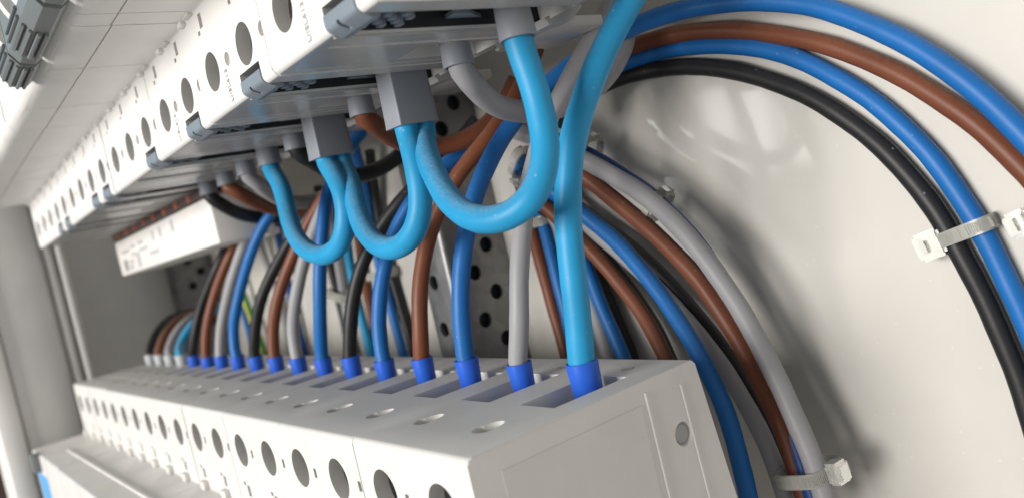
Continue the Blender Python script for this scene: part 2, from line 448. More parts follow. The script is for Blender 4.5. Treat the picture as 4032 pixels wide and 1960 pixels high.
def clip_mesh():
    pr = rounded([(-0.25, 32.1, 0.1), (-0.25, 29.9, 0.9), (2.2, 28.9, 0.8), (3.4, 29.0, 0.3), (3.4, 32.1, 0)])
    bm = bmesh.new(); bm_prism_x(bm, pr, -13.8, -4.5, 0.15)
    me = bm_mesh(bm, "clip", smooth=False)
    c = bmesh.new(); bm_box(c, -10.3, -9.5, -1.2, 1.6, 27, 30.4)
    return boolean(me, [c], "clip")
CLIP = clip_mesh()
TOOTH = box_mesh("tooth", -0.65, 0.65, -0.6, 0.6, -1.4, 0.9, 0.15)
def slot_shade_mesh():  # dark floor and side plates added to put the slot's shade into colour
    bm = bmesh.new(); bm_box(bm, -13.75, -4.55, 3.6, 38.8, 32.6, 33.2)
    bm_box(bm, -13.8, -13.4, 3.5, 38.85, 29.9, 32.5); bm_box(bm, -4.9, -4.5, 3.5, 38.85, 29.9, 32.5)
    return bm_mesh(bm, "slot_shade", smooth=False)
FLOOR = slot_shade_mesh()
TONGUE = None
def tongue_mesh():
    bm = bmesh.new()
    P = [(-13.5, 20, 31), (-13.5, 27, 31), (-8.5, 21, 30.2), (-8.5, 18, 30.2)]
    a = [bm.verts.new(p) for p in P]; b = [bm.verts.new((p[0], p[1], p[2]+0.6)) for p in P]
    bm.faces.new(a); bm.faces.new(b[::-1])
    for i in range(4): bm.faces.new((a[i], b[i], b[(i+1) % 4], a[(i+1) % 4]))
    return bm_mesh(bm, "tongue")
TONGUE = tongue_mesh()
def ridge_mesh():
    bm = bmesh.new(); bm_prism_x(bm, [(37.8, 29.7), (38.6, 28.5), (44, 29.2), (47, 31.5), (46, 32.2), (39, 30)], -8, 6.5, 0.1)
    bm_prism_x(bm, [(1.0, 29.7), (1.5, 29.2), (36, 29.2), (37, 29.7)], 2.4, 3.0, 0.05)
    return bm_mesh(bm, "ridge")
RIDGE = ridge_mesh()
FOOT = box_mesh("rail_foot", -29, -14.5, 40.5, 55, 29.0, 31.0, 0.4)
def lever_mesh(wd):
    pr = [(-21.5, 50.6), (-23.0, 49.4), (-25.6, 49.8), (-27.2, 52.0), (-27.2, 66), (-21.5, 66)]
    bm = bmesh.new(); bm_prism_x(bm, rounded([(a, b, 0.25) for a, b in pr]), -wd, 0, 0.3)
    return bm_mesh(bm, "toggle")
def grip_mesh(y, z, ang):
    bm = bmesh.new(); bm_box(bm, -7.5, 7.5, -0.32, 0.32, -0.35, 0.35)
    bmesh.ops.bevel(bm, geom=bm.edges[:], offset=0.12, segments=2, affect='EDGES')
    bmesh.ops.rotate(bm, verts=bm.verts, cent=(0, 0, 0), matrix=Matrix.Rotation(ang, 3, 'X'))
    bmesh.ops.translate(bm, verts=bm.verts, vec=(0, y, z))
    return bm_mesh(bm, "grip_rib")
GRIPS = [grip_mesh(-23.5, 49.2, 0), grip_mesh(-24.7, 49.3, 0.2), grip_mesh(-25.9, 49.9, 0.7), grip_mesh(-26.8, 51.1, 0.9), grip_mesh(-27.4, 52.6, 1.5), grip_mesh(-27.4, 54.2, 1.57)]
def cheek_mesh():
    # white rounded cheek beside the toggle
    prof = [(-21.8, 51.5)] + [(-22 - 7.6*math.cos(math.radians(t)), 64 + 13*math.sin(math.radians(t))) for t in range(-70, 75, 8)] + [(-21.8, 76.5)]
    bm = bmesh.new(); bm_prism_x(bm, prof, -1.3, 1.3, 0.4)
    return bm_mesh(bm, "cheek", 40)
CHEEK = cheek_mesh()
def text_mesh(s, size):
    cu = bpy.data.curves.new("lettering", 'FONT'); cu.body = s; cu.size = size; cu.extrude = 0.00004
    cu.resolution_u = 4
    o = bpy.data.objects.new("tmpt", cu); COL.objects.link(o)
    dg = bpy.context.evaluated_depsgraph_get(); me = bpy.data.meshes.new_from_object(o.evaluated_get(dg))
    bpy.data.objects.remove(o); me.name = "lettering"; me.materials.clear(); return me
TXT = text_mesh("UISL613", 0.00175)
UPROW = [(-90, 2), (-125, 2), (-160, 2), (-195, 3), (-247.5, 1), (-265, 3), (-317.5, 1), (-335, 4)]
ULAB = ["white module at the near end of the upper row, cut by the picture top",
        "white module with a thick dark seam, second from near end of upper row",
        "white module of the upper row, third from the near end",
        "wide three-hole white module of the upper row, fourth from the near end",
        "narrow one-hole white module of the upper row, nearer of the two narrow ones",
        "wide three-hole white module of the upper row between the two narrow ones",
        "narrow one-hole white module of the upper row, farther of the two narrow ones",
        "farthest white module of the upper row, next to the cabinet side"]
for i, (X, n) in enumerate(UPROW):
    t = empty("circuit_breaker", (X, random.uniform(-0.18, 0.18), 29.5+random.uniform(-0.12, 0.12)))
    def place(name, me, mat, loc=(0, 0, -29.5), par=None):
        o = link(name, me, M[mat] if not me.materials else None, par or t); o.location = Vector(loc) * MM; return o
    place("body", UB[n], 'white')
    cl = place("clip", CLIP, 'clip')
    for r in range(6):
        for c in range(2):
            if r*2+c > 9: continue
            place("tooth", TOOTH, 'clip', (-12.0+c*3.2+(r % 2)*1.6, 4.6+r*1.5, 31.2), cl)
    place("slot_shade", FLOOR, 'dark')
    place("tongue", TONGUE, 'clip')
    for k in range(1, n):
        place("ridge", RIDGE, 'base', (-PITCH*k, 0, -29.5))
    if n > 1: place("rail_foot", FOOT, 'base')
    for k in range(n):
        xc = -8.75 - PITCH*k
        place("terminal_screw", SCREW_ME, 'screw', (xc, 16.0, 8.0))
        place("catch", CUBE_ME, 'white', (xc-4.6, 0.2, 20.9))
        place("catch", BLADE_ME, 'white', (xc-9.0, 0.1, 20.0))
    if i < 3:
        lt = place("lettering", TXT, 'print', (-19.0, -0.06, 0.8))
        lt.rotation_euler = (math.radians(90), math.radians(-90), 0)
    # linked toggles hang from the nose, half a module behind the seams
    for (ta, tb) in {0: [(-148, -113)], 1: [(-182.5, -149.5)], 2: [(-200.5, -184)]}.get(i, []):
        tg = place("toggle", lever_mesh(tb-ta), 'lever', (tb-X, 0, -29.5))
        for gm in GRIPS:
            gx = -(tb-ta)*0.62 if tb-ta > 20 else -(tb-ta)*0.5
            place("grip_rib", gm, 'lever', (gx, 0, 0), tg)
        for g in range(int((tb-ta)//8.5)):
            place("cheek", CHEEK, 'white', (tb-X-3-8.75*g, 0, -29.5))
    tag(t, ULAB[i], "module", "modules of the upper row")

# white printed box and copper comb under the far end of the upper row
bx = link("busbar_box", box_mesh("busbar_box", -408, -264, 30, 49.5, 10.8, 26.2, 0.7), M['white'])
tag(bx, "white box with grey printed label under the far end of the upper row", "box")
def print_bar(x0, x1, z0, z1, mat):
    link("print", box_mesh("print", x0, x1, 29.9, 30.02, z0, z1), M[mat], bx)
print_bar(-398, -392, 12.6, 17.4, 'print_dark')
for (x0, x1, z0, z1) in [(-388, -383, 12.6, 14.4), (-388, -380, 15.2, 16.4), (-372, -368, 12.4, 18.6), (-380, -374, 17.8, 19.0),
                         (-398, -384, 20.2, 21.4), (-381, -372, 21.0, 22.2), (-366, -352, 18.4, 19.4), (-366, -358, 21.2, 22.4), (-350, -336, 15.5, 16.4), (-330, -328, 20, 24), (-312, -310, 20, 24.5), (-341, -339, 20, 24)]:
    print_bar(x0, x1, z0, z1, 'print')
cb = link("comb_busbar", box_mesh("comb_busbar", -406, -262, 29.2, 34, 26.5, 29.3, 0.3), M['comb'])
tag(cb, "dark comb busbar with copper teeth on top of the white printed box", "busbar")
for k in range(9):
    xx = -266.0 - 16.0*k
    link("copper_tooth", box_mesh("copper_tooth", xx-1.6, xx+1.6, 28.9, 30, 27.0, 29.2, 0.2), M['copper'], cb)
link("box_step", box_mesh("box_step", -300, -263.6, 47, 50.5, 10.2, 12.6, 0.6), M['white'], bx)

# ------------------------------------------------------------------ wires
def spline(P, step=1.2, smooth=3, pin=(0, 0)):
    pts = [P[0]*2-P[1]] + P + [P[-1]*2-P[-2]]
    out = []
    for i in range(1, len(pts)-2):
        p0, p1, p2, p3 = pts[i-1:i+3]
        n = max(3, int((p2-p1).length/step))
        def tj(ti, a, b): return ti + max((b-a).length, 1e-6)**0.5
        t0 = 0; t1 = tj(t0, p0, p1); t2 = tj(t1, p1, p2); t3 = tj(t2, p2, p3)
        for k in range(n):
            t = t1 + (t2-t1)*k/n
            A1 = p0*((t1-t)/(t1-t0)) + p1*((t-t0)/(t1-t0)); A2 = p1*((t2-t)/(t2-t1)) + p2*((t-t1)/(t2-t1))
            A3 = p2*((t3-t)/(t3-t2)) + p3*((t-t2)/(t3-t2))
            B1 = A1*((t2-t)/(t2-t0)) + A2*((t-t0)/(t2-t0)); B2 = A2*((t3-t)/(t3-t1)) + A3*((t-t1)/(t3-t1))
            out.append(B1*((t2-t)/(t2-t1)) + B2*((t-t1)/(t2-t1)))
    out.append(P[-1].copy())
    # even spacing, then relax the kinks
    ev = [out[0]]; acc = 0
    for a, b in zip(out, out[1:]):
        acc += (b-a).length
        if acc >= step: ev.append(b); acc = 0
    ev.append(out[-1])
    a0 = 1 + int(pin[0]/step); a1 = 1 + int(pin[1]/step); n = len(ev)
    for _ in range(smooth*6):
        ev = ev[:a0] + [ev[i]*0.5 + (ev[i-1]+ev[i+1])*0.25 for i in range(a0, n-a1)] + ev[n-a1:]
    k1, k2, k3 = (random.uniform(0, 6) for _ in range(3)); amp = 0.085
    for i in range(a0+4, n-a1-4):
        e = min(1, (i-a0-4)/8, (n-a1-4-i)/8)*amp
        ev[i] = ev[i] + Vector((math.sin(i*0.21+k1)+0.6*math.sin(i*0.53+k2), math.sin(i*0.17+k3), math.sin(i*0.26+k2)))*e
    return ev

def tube(name, path, r, seg=18, ripple=0.013):
    bm = bmesh.new(); uvl = bm.loops.layers.uv.new("UVMap"); rings = []; n = len(path)
    T = [(path[min(i+1, n-1)]-path[max(i-1, 0)]).normalized() for i in range(n)]
    N = T[0].orthogonal().normalized(); L = 0; ph = random.random()*9
    lens = []
    for i, p in enumerate(path):
        if i: L += (p-path[i-1]).length
        N = (N - T[i]*N.dot(T[i])).normalized(); Bn = T[i].cross(N)
        rr = r*(1 + ripple*math.sin(L*0.55+ph) + ripple*0.6*math.sin(L*1.37+2*ph))
        rings.append([bm.verts.new(p + (N*math.cos(2*math.pi*k/seg) + Bn*math.sin(2*math.pi*k/seg))*rr) for k in range(seg)])
        lens.append(L)
    for i in range(n-1):
        for k in range(seg):
            f = bm.faces.new((rings[i][k], rings[i+1][k], rings[i+1][(k+1) % seg], rings[i][(k+1) % seg]))
            for lp, (u, v) in zip(f.loops, ((k, i), (k, i+1), (k+1, i+1), (k+1, i))): lp[uvl].uv = (u/seg, lens[v]*0.1)
    bm.faces.new(rings[0][::-1]); bm.faces.new(rings[-1])
    return bm_mesh(bm, name, 60)

def wire(color, r, pts, label, group=None, smooth=3, pin=(0, 0)):
    P = [p if isinstance(p, Vector) else at(*p) for p in pts]
    o = link("wire", tube("wire", spline(P, 1.2, smooth, pin), r), M[color])
    tag(o, label, "wire", group); o["radius_mm"] = r
    return o

def ferrule(par, c, r0, r1, h, up, mat, inner):
    """collar cup: closed end at c, open end h away (up=+1 upwards, -1 downwards)"""
    prof = [(0.6, -1.5), (r0*0.85, -1.4), (r0, -0.6), (r1, h), (r1-0.12, h+0.1), (inner, h+0.02), (inner, h-1.6), (0.4, h-1.7)]
    bm = bmesh.new(); seg = 28; rings = []
    for r, t in prof:
        rings.append([bm.verts.new((c[0]+r*math.cos(2*math.pi*k/seg), c[1]+r*math.sin(2*math.pi*k/seg), c[2]+up*t)) for k in range(seg)])
    for a, b in zip(rings, rings[1:]):
        for k in range(seg): bm.faces.new((a[k], b[k], b[(k+1) % seg], a[(k+1) % seg]))
    bm.faces.new(rings[0]); bm.faces.new(rings[-1][::-1])
    return link("ferrule", bm_mesh(bm, "ferrule", 40), M[mat], par)

def twin_ferrule(par, x, y, ztop, zbot, wx, wy, mat):
    bm = bmesh.new()
    outer = rounded([(-wx/2, -wy/2, 0.35), (wx/2, -wy/2+0.4, 0.35), (wx/2, wy/2, 1.4), (-wx/2, wy/2, 1.4)])
    n = len(outer); t = 0.55
    def ring(s, z, g=1.0): return [bm.verts.new((x+a*s*g, y+b*s*g, z)) for a, b in outer]
    k = 1 - 2*t/min(wx, wy)
    R = [ring(0.94, ztop), ring(1.0, zbot+1), ring(1.02, zbot), ring(k, zbot), ring(k, zbot+3)]
    for a, b in zip(R, R[1:]):
        for i in range(n): bm.faces.new((a[i], b[i], b[(i+1) % n], a[(i+1) % n]))
    bm.faces.new(R[0]); bm.faces.new(R[-1][::-1])
    return link("twin_ferrule", bm_mesh(bm, "twin_ferrule", 35), M[mat], par)

RC, RW = 2.25, 1.78
G = "wires plugged into the lower row"
YW = 31.3
def low_x(k): return XL - 9.6 - PITCH*k
def lower_wire(k, color, pix, label, r=RW, fer='ferrule_blue'):
    rv = random.Random(k+3); x = low_x(k) + rv.uniform(-0.35, 0.35); dz = rv.uniform(-0.5, 0.45)
    o = wire(color, r, [Vector((x, YW, -35)), Vector((x, YW, -31)), Vector((x, YW, -26.5))] + pix, label, G, pin=(8.5, 0))
    ferrule(o, (x, YW, -32.0+dz), r+0.25, r+0.62 if r < 2 else r+0.5, 5.4, 1, fer, r+0.12)
    return o

lower_wire(0, 'cyan', [(1458, 830, 31.5), (1440, 680, 32.0), (1427, 540, 33.2), (1430, 430, 34.5), (1450, 310, 36.9), (1490, 190, 41.1), (1540, 80, 45.2), (1600, -25, 50.0), (1660, -110, 55.0)],
           "thick light blue wire rising from the nearest terminal of the lower row", RC)
lower_wire(1, 'grey', [(1308, 840, 31.5), (1305, 720, 32.8), (1312, 590, 36.1), (1328, 480, 39.4), (1352, 370, 43.5), (1392, 275, 48.0), (1440, 185, 53.0), (1500, 75, 58.0), (1570, -40, 62.0)],
           "grey wire in second terminal of the lower row, passing behind the large loop")
lower_wire(2, 'blue', [(1160, 830, 31.5), (1158, 720, 32.8), (1166, 610, 35.3), (1195, 490, 39.4), (1240, 385, 44.4), (1300, 295, 50.0), (1390, 205, 57.0), (1480, 125, 63.0), (1590, 68, 70.0),
                       (1720, 24, 76.0), (1880, 2, 79.0), (2040, 14, 80.0), (2200, 66, 80.0), (2340, 140, 80.0), (2460, 232, 80.0), (2580, 345, 80.0), (2700, 480, 80.0)],
           "blue wire arching highest over the panel to the right edge", 1.85)
lower_wire(3, 'brown', [(1057, 830, 31.5), (1056, 720, 33.6), (1072, 610, 36.9), (1108, 510, 41.1), (1160, 430, 45.2), (1215, 365, 50.0), (1262, 305, 55.0), (1310, 220, 60.0), (1350, 120, 64.0)],
           "brown wire in fourth terminal of the lower row, dusty above")
lower_wire(4, 'blue', [(952, 830, 32.0), (956, 730, 33.6), (974, 640, 36.9), (1005, 560, 41.1), (1055, 480, 45.2), (1110, 420, 51.0), (1180, 375, 58.0), (1270, 330, 66.0), (1340, 230, 70.0)],
           "blue wire in fifth terminal of the lower row, curving right behind the loops")
lower_wire(5, 'black', [(880, 830, 32.0), (892, 730, 34.5), (922, 635, 37.8), (965, 560, 41.9), (1015, 500, 46.0), (1070, 440, 52.0), (1130, 385, 58.0), (1200, 300, 64.0)],
           "black wire in sixth terminal of the lower row, seen through the middle loop")
lower_wire(6, 'blue', [(805, 800, 31.5), (804, 690, 32.8), (810, 590, 35.3), (822, 500, 38.6), (840, 440, 41.9), (870, 380, 46.0), (910, 330, 52.0)],
           "straight blue wire in seventh terminal of the lower row, below the smallest loop")
lower_wire(7, 'grey', [(735, 840, 32.0), (743, 750, 33.6), (762, 665, 36.9), (785, 590, 40.2), (815, 520, 44.4), (860, 440, 50.0)],
           "grey wire in eighth terminal of the lower row")
lower_wire(8, 'brown', [(685, 840, 32.0), (698, 750, 34.5), (728, 665, 38.6), (762, 590, 42.7), (800, 520, 47.0), (850, 440, 53.0)],
           "brown wire in ninth terminal of the lower row")
lower_wire(9, 'black', [(640, 840, 32.0), (655, 755, 34.5), (688, 680, 38.6), (728, 610, 42.7), (780, 540, 48.0), (830, 480, 54.0)],
           "black wire in tenth terminal of the lower row")
lower_wire(10, 'blue', [(586, 850, 32.0), (592, 780, 33.6), (610, 705, 36.9), (635, 630, 40.2), (665, 560, 44.4), (710, 500, 50.0)],
           "blue wire in eleventh terminal of the lower row, below the white box")
lower_wire(11, 'grey', [(552, 855, 32.0), (563, 785, 34.5), (583, 705, 37.8), (607, 630, 41.9), (635, 570, 46.0), (680, 510, 52.0)],
           "grey wire in twelfth terminal of the lower row, below the white box")
lower_wire(12, 'brown', [(516, 855, 32.0), (526, 790, 34.5), (547, 720, 38.6), (575, 650, 42.7), (600, 600, 47.0), (640, 540, 54.0)],
           "brown wire in thirteenth terminal of the lower row, below the white box")
lower_wire(13, 'black', [(487, 855, 32.0), (500, 790, 35.3), (525, 720, 39.4), (552, 655, 43.5), (580, 600, 49.0), (610, 550, 55.0)],
           "black wire in fourteenth terminal of the lower row, below the white box")
lower_wire(14, 'cyan', [(450, 870, 33.6), (470, 832, 37.8), (498, 803, 43.5), (530, 780, 52.0), (570, 770, 60.0)],
           "small light blue wire bending low, fifteenth of the lower row", RW, 'ferrule_pale')
lower_wire(15, 'grey', [(427, 865, 33.6), (447, 828, 38.6), (478, 800, 45.2), (515, 780, 54.0), (550, 770, 62.0)],
           "small grey wire bending low, sixteenth of the lower row", RW, 'ferrule_pale')
lower_wire(16, 'brown', [(404, 862, 33.6), (424, 828, 39.4), (455, 800, 47.0), (490, 785, 56.0), (530, 775, 64.0)],
           "small brown wire bending low, seventeenth of the lower row", RW, 'ferrule_pale')
lower_wire(17, 'black', [(380, 860, 33.6), (400, 826, 39.4), (430, 800, 48.0), (470, 785, 58.0), (510, 778, 66.0)],
           "farthest black wire bending low at the end of the lower row", RW, 'ferrule_pale')

# loops bridging the upper row
UX = [-97.0, -113.6, -132.2, -150.0, -168.2, -185.8, -203.5, -221.0, -238.5, -256.0]
V = lambda x, y, z: Vector((x, y, z))
GL = "light blue loops bridging the upper row"
o = wire('cyan', RC, [V(UX[0], 28, 31), V(UX[0], 28, 27), V(UX[0], 28, 24), (1342, 205, 28.5), (1366, 300, 28.5), (1378, 390, 27), (1366, 470, 24.5), (1325, 535, 22), (1262, 565, 20), (1195, 556, 19.5),
                      (1135, 510, 21), (1092, 440, 24), (1066, 370, 27.5), V(UX[2], 30.1, 18.5), V(UX[2], 30.1, 21.5), V(UX[2], 30.1, 25)], "largest and nearest light blue wire loop", GL, pin=(6, 6))
ferrule(o, (UX[0], 28, 31), 2.75, 3.0, 5.4, -1, 'ferrule_grey', RC+0.15)
twin_ferrule(o, UX[2], 28.2, 31.5, 19.9, 5.1, 9.4, 'ferrule_grey')
o = wire('cyan', RC, [V(UX[2], 26.5, 25), V(UX[2], 26.5, 21.5), V(UX[2], 26.5, 18.5), (1046, 410, 25), (1064, 490, 24.5), (1066, 560, 23.5), (1040, 608, 22.5), (988, 630, 22), (935, 606, 22.5),
                      (902, 545, 24.5), (887, 470, 27.5), V(UX[4], 30.1, 19.5), V(UX[4], 30.1, 22.5), V(UX[4], 30.1, 26)], "middle one of the three light blue wire loops", GL, pin=(6, 6))
twin_ferrule(o, UX[4], 28.2, 31.5, 20.8, 5.1, 9.4, 'ferrule_grey')
o = wire('cyan', RC, [V(UX[4], 26.5, 26), V(UX[4], 26.5, 22.5), V(UX[4], 26.5, 19.5), (862, 470, 25), (876, 540, 24.5), (868, 600, 23.5), (836, 640, 22.5), (792, 642, 22), (748, 602, 23.5),
                      (722, 530, 26), (708, 460, 27.5), V(UX[6], 28, 24), V(UX[6], 28, 27), V(UX[6], 28, 30)], "smallest and farthest light blue wire loop", GL, pin=(6, 5))
ferrule(o, (UX[6], 28, 31), 2.75, 3.0, 5.4, -1, 'ferrule_grey', RC+0.15)

# hooks leaving the second poles of the upper row towards the back
GH = "wires hooking back from the upper row"
def hook(k, color, pix, label, r=2.15, h=5.0):
    o = wire(color, r, [V(UX[k], 28, 31), V(UX[k], 28, 28), V(UX[k], 28.3, 25.2)] + pix, label, GH, pin=(5, 0))
    ferrule(o, (UX[k], 28, 31), r+0.35, r+0.62, h, -1, 'ferrule_grey', r+0.12)
hook(1, 'grey', [(1192, 215, 31), (1228, 256, 36), (1285, 282, 43), (1360, 282, 51), (1440, 262, 58), (1510, 215, 64), (1560, 150, 68), (1578, 80, 71), (1570, 0, 74)],
     "grey wire hooking down behind the right leg of the largest loop")
hook(3, 'brown', [(945, 312, 31), (985, 348, 37), (1050, 372, 44), (1130, 370, 51), (1205, 335, 57), (1260, 285, 62), (1300, 200, 66)],
     "brown wire hooking behind the twin grey ferrules", 2.1)
hook(5, 'black', [(790, 400, 32), (820, 430, 37), (880, 446, 45), (945, 432, 53), (1000, 400, 60), (1050, 340, 65)],
     "black wire hooking back behind the middle loop", 2.1)
hook(7, 'grey', [(655, 465, 31), (690, 496, 37), (740, 510, 44), (800, 506, 52), (850, 480, 58), (890, 420, 62)],
     "grey wire hooking back to the left of the smallest loop", 2.1)
hook(8, 'brown', [(612, 488, 31), (650, 514, 37), (710, 530, 45), (780, 528, 54), (840, 500, 62)],
     "brown wire hooking back above the white box", 2.1)
hook(9, 'black', [(562, 518, 31), (600, 538, 37), (655, 548, 45), (720, 545, 54), (780, 520, 62)],
     "black wire hooking back across the side of the white box", 2.1)

# wires lying along the back panel on the right
GB = "wires arching over the back panel"
wire('brown', 1.75, [(1380, 260, 66), (1480, 170, 73), (1580, 118, 78), (1720, 84, 81), (1870, 76, 82.8), (2020, 98, 83), (2180, 150, 83), (2330, 224, 83), (2460, 315, 83), (2590, 440, 83), (2700, 580, 83)],
     "brown wire arching over the panel below the highest blue wire", GB)
wire('blue', 1.75, [(1400, 300, 67), (1480, 205, 74), (1570, 158, 79), (1690, 124, 82), (1820, 112, 82.8), (1960, 132, 83), (2100, 192, 83), (2230, 280, 83), (2350, 400, 83), (2440, 530, 83), (2510, 660, 83), (2590, 830, 83), (2650, 980, 83)],
     "blue wire tied to the black wire on the right of the panel", GB)
wire('black', 1.75, [(1400, 310, 66), (1470, 240, 73), (1550, 196, 79), (1660, 174, 82), (1790, 170, 82.8), (1930, 198, 83), (2070, 262, 83), (2200, 354, 83), (2310, 466, 83), (2400, 600, 83), (2475, 750, 83), (2545, 910, 83), (2605, 1080, 83), (2650, 1260, 83)],
     "black wire arching lowest over the panel on the right", GB)

GD = "wires running down to the right behind the lower row"
wire('darkblue', 1.7, [(1330, 326, 70), (1430, 364, 73), (1530, 416, 75), (1620, 478, 75), (1706, 558, 75), (1782, 645, 75), (1845, 765, 75), (1908, 900, 74), (1968, 1040, 72), (2020, 1170, 71), (2060, 1300, 70)],
     "dark blue wire hidden along the outer grey wire of the descending bundle", GD)
wire('grey', 1.95, [(1300, 330, 62), (1390, 362, 66), (1470, 402, 69), (1560, 452, 70), (1655, 520, 70), (1745, 608, 70), (1825, 718, 70), (1905, 855, 70), (1975, 995, 69.5), (2035, 1130, 69), (2080, 1270, 68)],
     "outermost grey wire of the bundle descending to the lower tie", GD)
wire('brown', 1.85, [(1300, 300, 66), (1380, 370, 69), (1465, 440, 71), (1560, 512, 72), (1665, 606, 72), (1760, 708, 72), (1840, 820, 72), (1915, 960, 71.5), (1975, 1090, 71), (2025, 1250, 70.5)],
     "brown wire beside the outermost grey wire of the descending bundle", GD)
wire('black', 1.75, [(1300, 380, 76), (1400, 480, 79), (1520, 570, 80), (1620, 650, 80), (1720, 750, 80), (1800, 850, 79), (1885, 990, 77), (1950, 1120, 75), (1990, 1270, 74)],
     "black wire half hidden under the brown wire of the descending bundle", GD)
wire('blue', 1.8, [(1290, 420, 66), (1370, 466, 69), (1450, 524, 71), (1530, 590, 72), (1610, 672, 72), (1690, 776, 71), (1752, 880, 69), (1800, 975, 67), (1845, 1090, 65), (1885, 1260, 64)],
     "bright blue wire running down behind the corner of the lower row", GD)
wire('grey', 1.75, [(1300, 450, 70), (1380, 505, 74), (1460, 560, 76), (1545, 622, 77), (1630, 700, 77), (1715, 790, 77), (1800, 895, 75), (1880, 1020, 73), (1945, 1150, 71), (1985, 1280, 70)],
     "dark grey wire between the blue and brown of the descending bundle", GD)
wire('brown', 1.75, [(1310, 470, 69), (1390, 535, 72), (1465, 605, 74), (1530, 678, 75), (1590, 752, 75), (1645, 840, 74), (1690, 930, 72), (1720, 1020, 70)],
     "brown wire disappearing behind the right end of the lower row", GD)
wire('black', 1.75, [(1330, 500, 77), (1420, 560, 79), (1500, 625, 80.5), (1560, 695, 81), (1615, 770, 81), (1660, 850, 80), (1700, 940, 79), (1730, 1040, 78)],
     "black wire under the brown one behind the right end of the lower row", GD)
wire('blue', 1.75, [(1350, 440, 72), (1410, 540, 75), (1465, 645, 77), (1500, 735, 78), (1540, 830, 78), (1578, 920, 77), (1610, 1000, 76)],
     "blue wire going straight down right of the tall light blue wire", GD)
wire('black', 1.7, [(1390, 470, 80), (1450, 590, 82), (1500, 690, 82.8), (1545, 790, 83), (1585, 890, 82.8), (1620, 980, 82)],
     "black wire beside the blue one right of the tall light blue wire", GD)
wire('grey', 1.7, [(1380, 520, 77), (1430, 620, 80), (1470, 715, 82), (1503, 810, 83), (1535, 920, 82.6), (1560, 1000, 82)],
     "thin grey wire just right of the tall light blue wire", GD)
wire('brown', 1.75, [(1310, 460, 76), (1335, 560, 79), (1362, 670, 80), (1392, 775, 80), (1422, 880, 79), (1445, 980, 78)],
     "dark brown wire between the near grey and tall light blue wires", GD)
wire('blue', 1.75, [(1300, 390, 74), (1340, 470, 77), (1370, 570, 79), (1398, 680, 80), (1425, 790, 79), (1448, 890, 78), (1465, 980, 77)],
     "blue wire with a clear tie left of the tall light blue wire", GD)

# half hidden wires behind the left loops
GK = "wires half hidden at the back on the left"
wire('blue', 1.75, [(880, 330, 72), (905, 420, 76), (925, 520, 79), (948, 640, 80), (980, 760, 80), (1015, 890, 79), (1030, 960, 78)], "blue wire at the back left of the steel rail", GK)
wire('black', 1.75, [(930, 380, 79), (945, 500, 81.5), (968, 620, 82.5), (1000, 740, 83), (1040, 880, 82.5), (1060, 960, 82)], "black wire at the back left of the steel rail", GK)
wire('cyan', 1.75, [(850, 420, 74), (862, 540, 78), (880, 660, 80), (905, 780, 80), (935, 900, 79), (950, 960, 78)], "light blue wire at the back behind the seventh terminal wire", GK)
wire('grey', 1.7, [(830, 430, 78), (838, 540, 81), (850, 650, 82.5), (868, 760, 83), (888, 880, 82.6), (900, 950, 82)], "grey wire at the back behind the smallest loop", GK)
wire('brown', 1.7, [(890, 470, 80), (900, 580, 82), (915, 690, 83), (938, 810, 83), (958, 920, 82)], "brown wire at the back between black and light blue wires", GK)
wire('black', 1.7, [(800, 470, 80), (815, 580, 82), (835, 680, 83), (862, 790, 83), (885, 900, 82.6)], "black wire at the back below the smallest loop", GK)
wire('darkblue', 1.75, [(690, 520, 76), (705, 610, 79), (722, 700, 81), (745, 800, 82), (772, 910, 82)], "dark blue wire at the back behind the eighth terminal wire", GK)
wire('earth', 1.8, [(560, 600, 76), (590, 680, 79), (615, 750, 80), (645, 830, 80), (675, 920, 80)], "green and yellow striped wire at the back on the left", GK)
wire('blue', 1.6, [(570, 640, 81), (595, 730, 82.6), (620, 810, 83.2), (640, 900, 83)], "pale blue wire next to the green and yellow wire", GK)
wire('grey', 1.7, [(630, 540, 78), (655, 620, 80), (685, 700, 81.5), (715, 800, 82.4), (735, 910, 82)], "grey wire slanting at the back under the white box end", GK)

